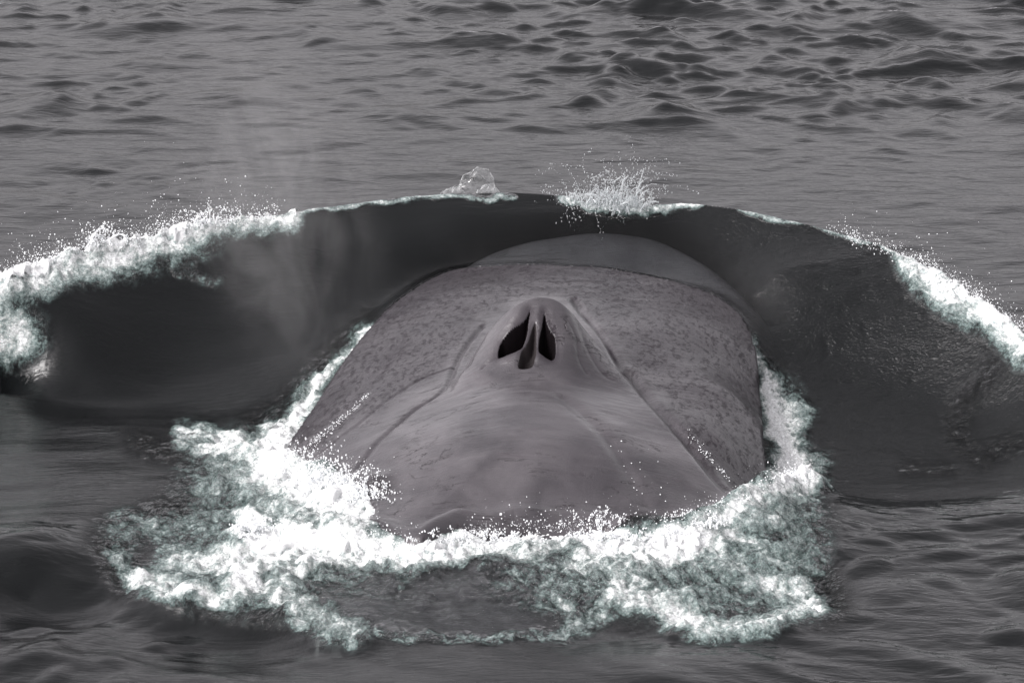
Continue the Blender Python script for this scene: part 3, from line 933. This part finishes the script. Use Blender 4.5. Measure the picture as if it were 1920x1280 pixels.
spray('spray', 'fine spray leaping from the foam on the left shoulder of the bow wave', [crest_pt(uu) for uu in (-40, 60, 170, 260, 340, 420, 520)], 4200, .25, .06, .0013, .0062, 1.7, 1)
spray('spray', 'fine spray leaping from the right shoulder of the bow wave', [crest_pt(uu) for uu in (1560, 1700, 1800, 1880, 1960)], 2400, .18, .12, .0013, .0055, 1.7, 2)
spray('spray', 'spray flung from the breaking foam on the left of the whale\'s back', [surf(uu, vv_) for uu, vv_ in ((540, 860), (600, 900), (660, 905), (700, 925))], 1500, .20, .06, .0015, .008, 1.5, 3)
spray('spray', 'spray flung from the long white lip behind the whale\'s back', [surf(uu, vv_) for uu, vv_ in ((460, 985), (600, 990), (790, 1020), (960, 985), (1100, 985), (1250, 985), (1400, 930), (1500, 885))], 2600, .14, .06, .0013, .006, 1.8, 4)

# ------------------------------------------------------------------ splashes: ligaments of water with beads
def tube(path, rad, k=6):
    path = np.array(path); n = len(path)
    tan = np.gradient(path, axis=0); tan /= np.linalg.norm(tan, axis=1)[:, None] + 1e-9
    ref = np.array([.3, .9, .2]); A = np.cross(tan, ref); A /= np.linalg.norm(A, axis=1)[:, None] + 1e-9
    B = np.cross(tan, A)
    an = np.linspace(0, 2 * np.pi, k, endpoint=False)
    vv = (path[:, None] + (A[:, None] * np.cos(an)[None, :, None] + B[:, None] * np.sin(an)[None, :, None]) * np.asarray(rad)[:, None, None]).reshape(-1, 3)
    f = []
    for i in range(n - 1):
        for j in range(k):
            f.append((i * k + j, i * k + (j + 1) % k, (i + 1) * k + (j + 1) % k)); f.append((i * k + j, (i + 1) * k + (j + 1) % k, (i + 1) * k + j))
    return vv, np.array(f)

def splash(name, label, spots, seed, tall, count, rad=.006, glassy=False):
    r = np.random.default_rng(seed); VV, FF, n0 = [], [], 0
    for _ in range(count):
        b0 = np.array(spots[r.integers(len(spots))]) + np.array([r.normal(0, .05), r.normal(0, .05), -.02])
        h = tall * r.uniform(.2, 1) ** 1.4
        nS = 16; dr = np.array([r.normal(0, .3), r.normal(0, .3), 1.0]); tw = r.normal(0, 1, 3) * np.array([.13, .08, .06])
        path = [b0]; 
        for q_ in range(nS - 1):
            dr = dr + tw + r.normal(0, .16, 3); tw = tw + r.normal(0, .05, 3) + np.array([0, 0, -.012]); dr = dr / np.linalg.norm(dr)
            path.append(path[-1] + dr * h / nS * 1.35)
        path = np.array(path); tt = np.linspace(0, 1, nS); wob = r.uniform(0, 6.28)
        R = rad * r.uniform(.3, 1.0) * (1.35 - .95 * tt) * (1 + .55 * np.sin(tt * 26 + wob)) + .001
        cut = r.integers(3, 9)
        q, f = tube(path[:cut], R[:cut]); VV.append(q); FF.append(f + n0); n0 += len(q)
        # the rest of the jet has broken into drops
        fine = np.stack([np.interp(np.linspace(cut - 1, nS - 1, 26), np.arange(nS), path[:, k]) for k in range(3)], 1)
        fine = fine[r.uniform(0, 1, 26) < .75]
        pp = fine + r.normal(0, .004, fine.shape) + np.linspace(0, .02, len(fine))[:, None] * r.normal(0, .5, fine.shape)
        rr = rad * r.uniform(.25, .95, len(fine))
        q, f = beads(pp, rr, np.stack([r.uniform(.7, 1.3, len(pp)), r.uniform(.7, 1.3, len(pp)), r.uniform(.8, 2.4, len(pp))], 1)); VV.append(q); FF.append(f + n0); n0 += len(q)
    return tag(mesh_obj(name, np.concatenate(VV), np.concatenate(FF), M_SPLASH if glassy else M_DROP), label, 'splash', 'stuff')

splash('splash', 'glassy crown splash leaping from the dip at the middle of the bow wave', [crest_pt(uu) for uu in (1080, 1110, 1130, 1140, 1150, 1160, 1170, 1180, 1190, 1200)], 21, .55, 170, .0045, True)
splash('splash', 'tallest spiky splash over the far left foam of the bow wave', [crest_pt(uu, .05) for uu in (160, 175, 185)], 22, .27, 16)
splash('splash', 'thin beaded splash at the right end of the left foam bank', [crest_pt(uu, .02) for uu in (370, 385, 395, 405)], 23, .24, 16, .005)
splash('splash', 'white fingers of water curling up left of the whale\'s back', [surf(uu, vv_) for uu, vv_ in ((600, 905), (640, 910), (672, 925), (690, 930))], 24, .22, 120, .0062)
splash('splash', 'white curl of water standing at the left end of the long foam lip', [surf(uu, vv_) for uu, vv_ in ((462, 990), (470, 1000), (480, 1000))], 25, .14, 40, .0065)
splash('splash', 'low ragged fringe of water along the foam lip behind the whale\'s back', [surf(uu, 1000) for uu in range(800, 1300, 25)], 27, .075, 260, .0055)
splash('splash', 'small white fingers rising from the foam lip right of the whale\'s back', [surf(uu, vv_) for uu, vv_ in ((1120, 985), (1145, 985), (1210, 990), (1260, 990), (1320, 975))], 26, .15, 60, .0052)

# ------------------------------------------------------------------ bubbles on the crest
def bubble(name, label, u0, w, h, depth):
    c = crest_pt(u0); nu, nv = 28, 12
    th = np.linspace(0, 2 * np.pi, nu, endpoint=False); ph = np.linspace(0, np.pi / 2 * .98, nv)
    T, Q = np.meshgrid(th, ph)
    rr = 1 + .05 * np.sin(3 * T + 1) * np.cos(Q) + .30 * perlin(np.cos(T) * np.cos(Q) * 1.5 + u0, np.sin(T) * np.cos(Q) * 1.5 + np.sin(Q) * 1.5, 300)
    VVx = c[0] + w * rr * np.cos(T) * np.cos(Q); VVy = c[1] + .06 + depth * np.sin(T) * np.cos(Q); VVz = c[2] - .02 + h * np.sin(Q) * (.85 + .35 * (rr - 1) * 3) + .02 * perlin(T * 1.2, Q * 3, 301) * np.sin(Q)
    vv = np.stack([VVx.ravel(), VVy.ravel(), VVz.ravel()], 1)
    f = [(j * nu + i, j * nu + (i + 1) % nu, (j + 1) * nu + (i + 1) % nu, (j + 1) * nu + i) for j in range(nv - 1) for i in range(nu)]
    return tag(mesh_obj(name, vv, f, M_FILM), label, 'bubble')
bubble('water_bubble', 'large clear dome of water film standing on the bow wave crest', 890, .155, .20, .12)
bubble('water_bubble', 'low small water bubble at the left foot of the large dome', 848, .085, .055, .07)
bubble('water_bubble', 'low small water bubble at the right foot of the large dome', 915, .09, .065, .07)

# ------------------------------------------------------------------ wet glints and drops on the skin
def skin_pt(u_, v_):
    return np.array(trace(u_, v_, lambda X_, Y_: interp_whale(X_, Y_)))
def trickle(label, line, n, width, seed, rmax=.006):
    r = np.random.default_rng(seed); L = np.array([skin_pt(*p) for p in line])
    s_ = r.uniform(0, len(L) - 1, n)
    P = np.stack([np.interp(s_, np.arange(len(L)), L[:, k]) for k in range(3)], 1)
    P[:, 0] += r.normal(0, width, n); P[:, 1] += r.normal(0, width * 1.6, n)
    P[:, 2] = interp_whale(P[:, 0], P[:, 1]) + r.exponential(.006, n)
    vv, ff = beads(P, r.uniform(.0012, rmax, n) ** 1.0, np.stack([r.uniform(.6, 1.2, n), r.uniform(1, 3, n), r.uniform(.4, 1, n)], 1))
    tag(mesh_obj('water_trickle', vv, ff, M_DROP), label, 'water drops', 'stuff')
trickle('glittering trickle of water in the left furrow of the whale\'s back', [(690, 740), (655, 775), (625, 800), (600, 820), (585, 835)], 260, .018, 5, .0045)
trickle('glittering drops in the right furrow of the whale\'s back', [(1290, 815), (1320, 850), (1340, 870), (1365, 900)], 90, .015, 6, .005)
trickle('scattered white drops over the left edge of the whale\'s back', [(550, 850), (600, 860), (660, 880), (740, 935)], 260, .07, 7, .0045)
trickle('scattered white drops over the lower right of the whale\'s back', [(1190, 860), (1215, 920), (1260, 980)], 26, .07, 8, .005)

# ------------------------------------------------------------------ mist of the blow drifting left of the head
t = NT('blow_mist')
g = t.n('ShaderNodeTexCoord'); n = t.noise(g.outputs['Object'], 2.0, 3, .6, 1.2); ln = t.n('ShaderNodeVectorMath', operation='LENGTH'); t.l(g.outputs['Object'], ln.inputs[0])
dn = t.math('MULTIPLY', t.math('MULTIPLY', t.ramp(n, .40, .70), t.math('SUBTRACT', 1, t.ramp(ln.outputs['Value'], .1, 1.0))), .60)
vs = t.n('ShaderNodeVolumeScatter'); vs.inputs['Color'].default_value = (.97, .97, .97, 1)
t.l(dn, vs.inputs['Density']); t.l(vs.outputs[0], t.out.inputs['Volume'])
SC.cycles.volume_bounces = 0
SC.cycles.volume_max_steps = 24
SC.cycles.volume_step_rate = 1.5
import bmesh
bm = bmesh.new(); bmesh.ops.create_uvsphere(bm, u_segments=28, v_segments=16, radius=1)
me = bpy.data.meshes.new('blow_mist'); bm.to_mesh(me); bm.free()
mist = bpy.data.objects.new('blow_mist', me); COL.objects.link(mist); me.materials.append(t.m)
mist.location = (-1.6, -1.6, 1.45); mist.scale = (.85, .45, 1.6); mist.rotation_euler = (0, math.radians(-14), 0)
tag(mist, 'thin pale mist of the blow drifting before the left of the bow wave', 'mist', 'stuff')
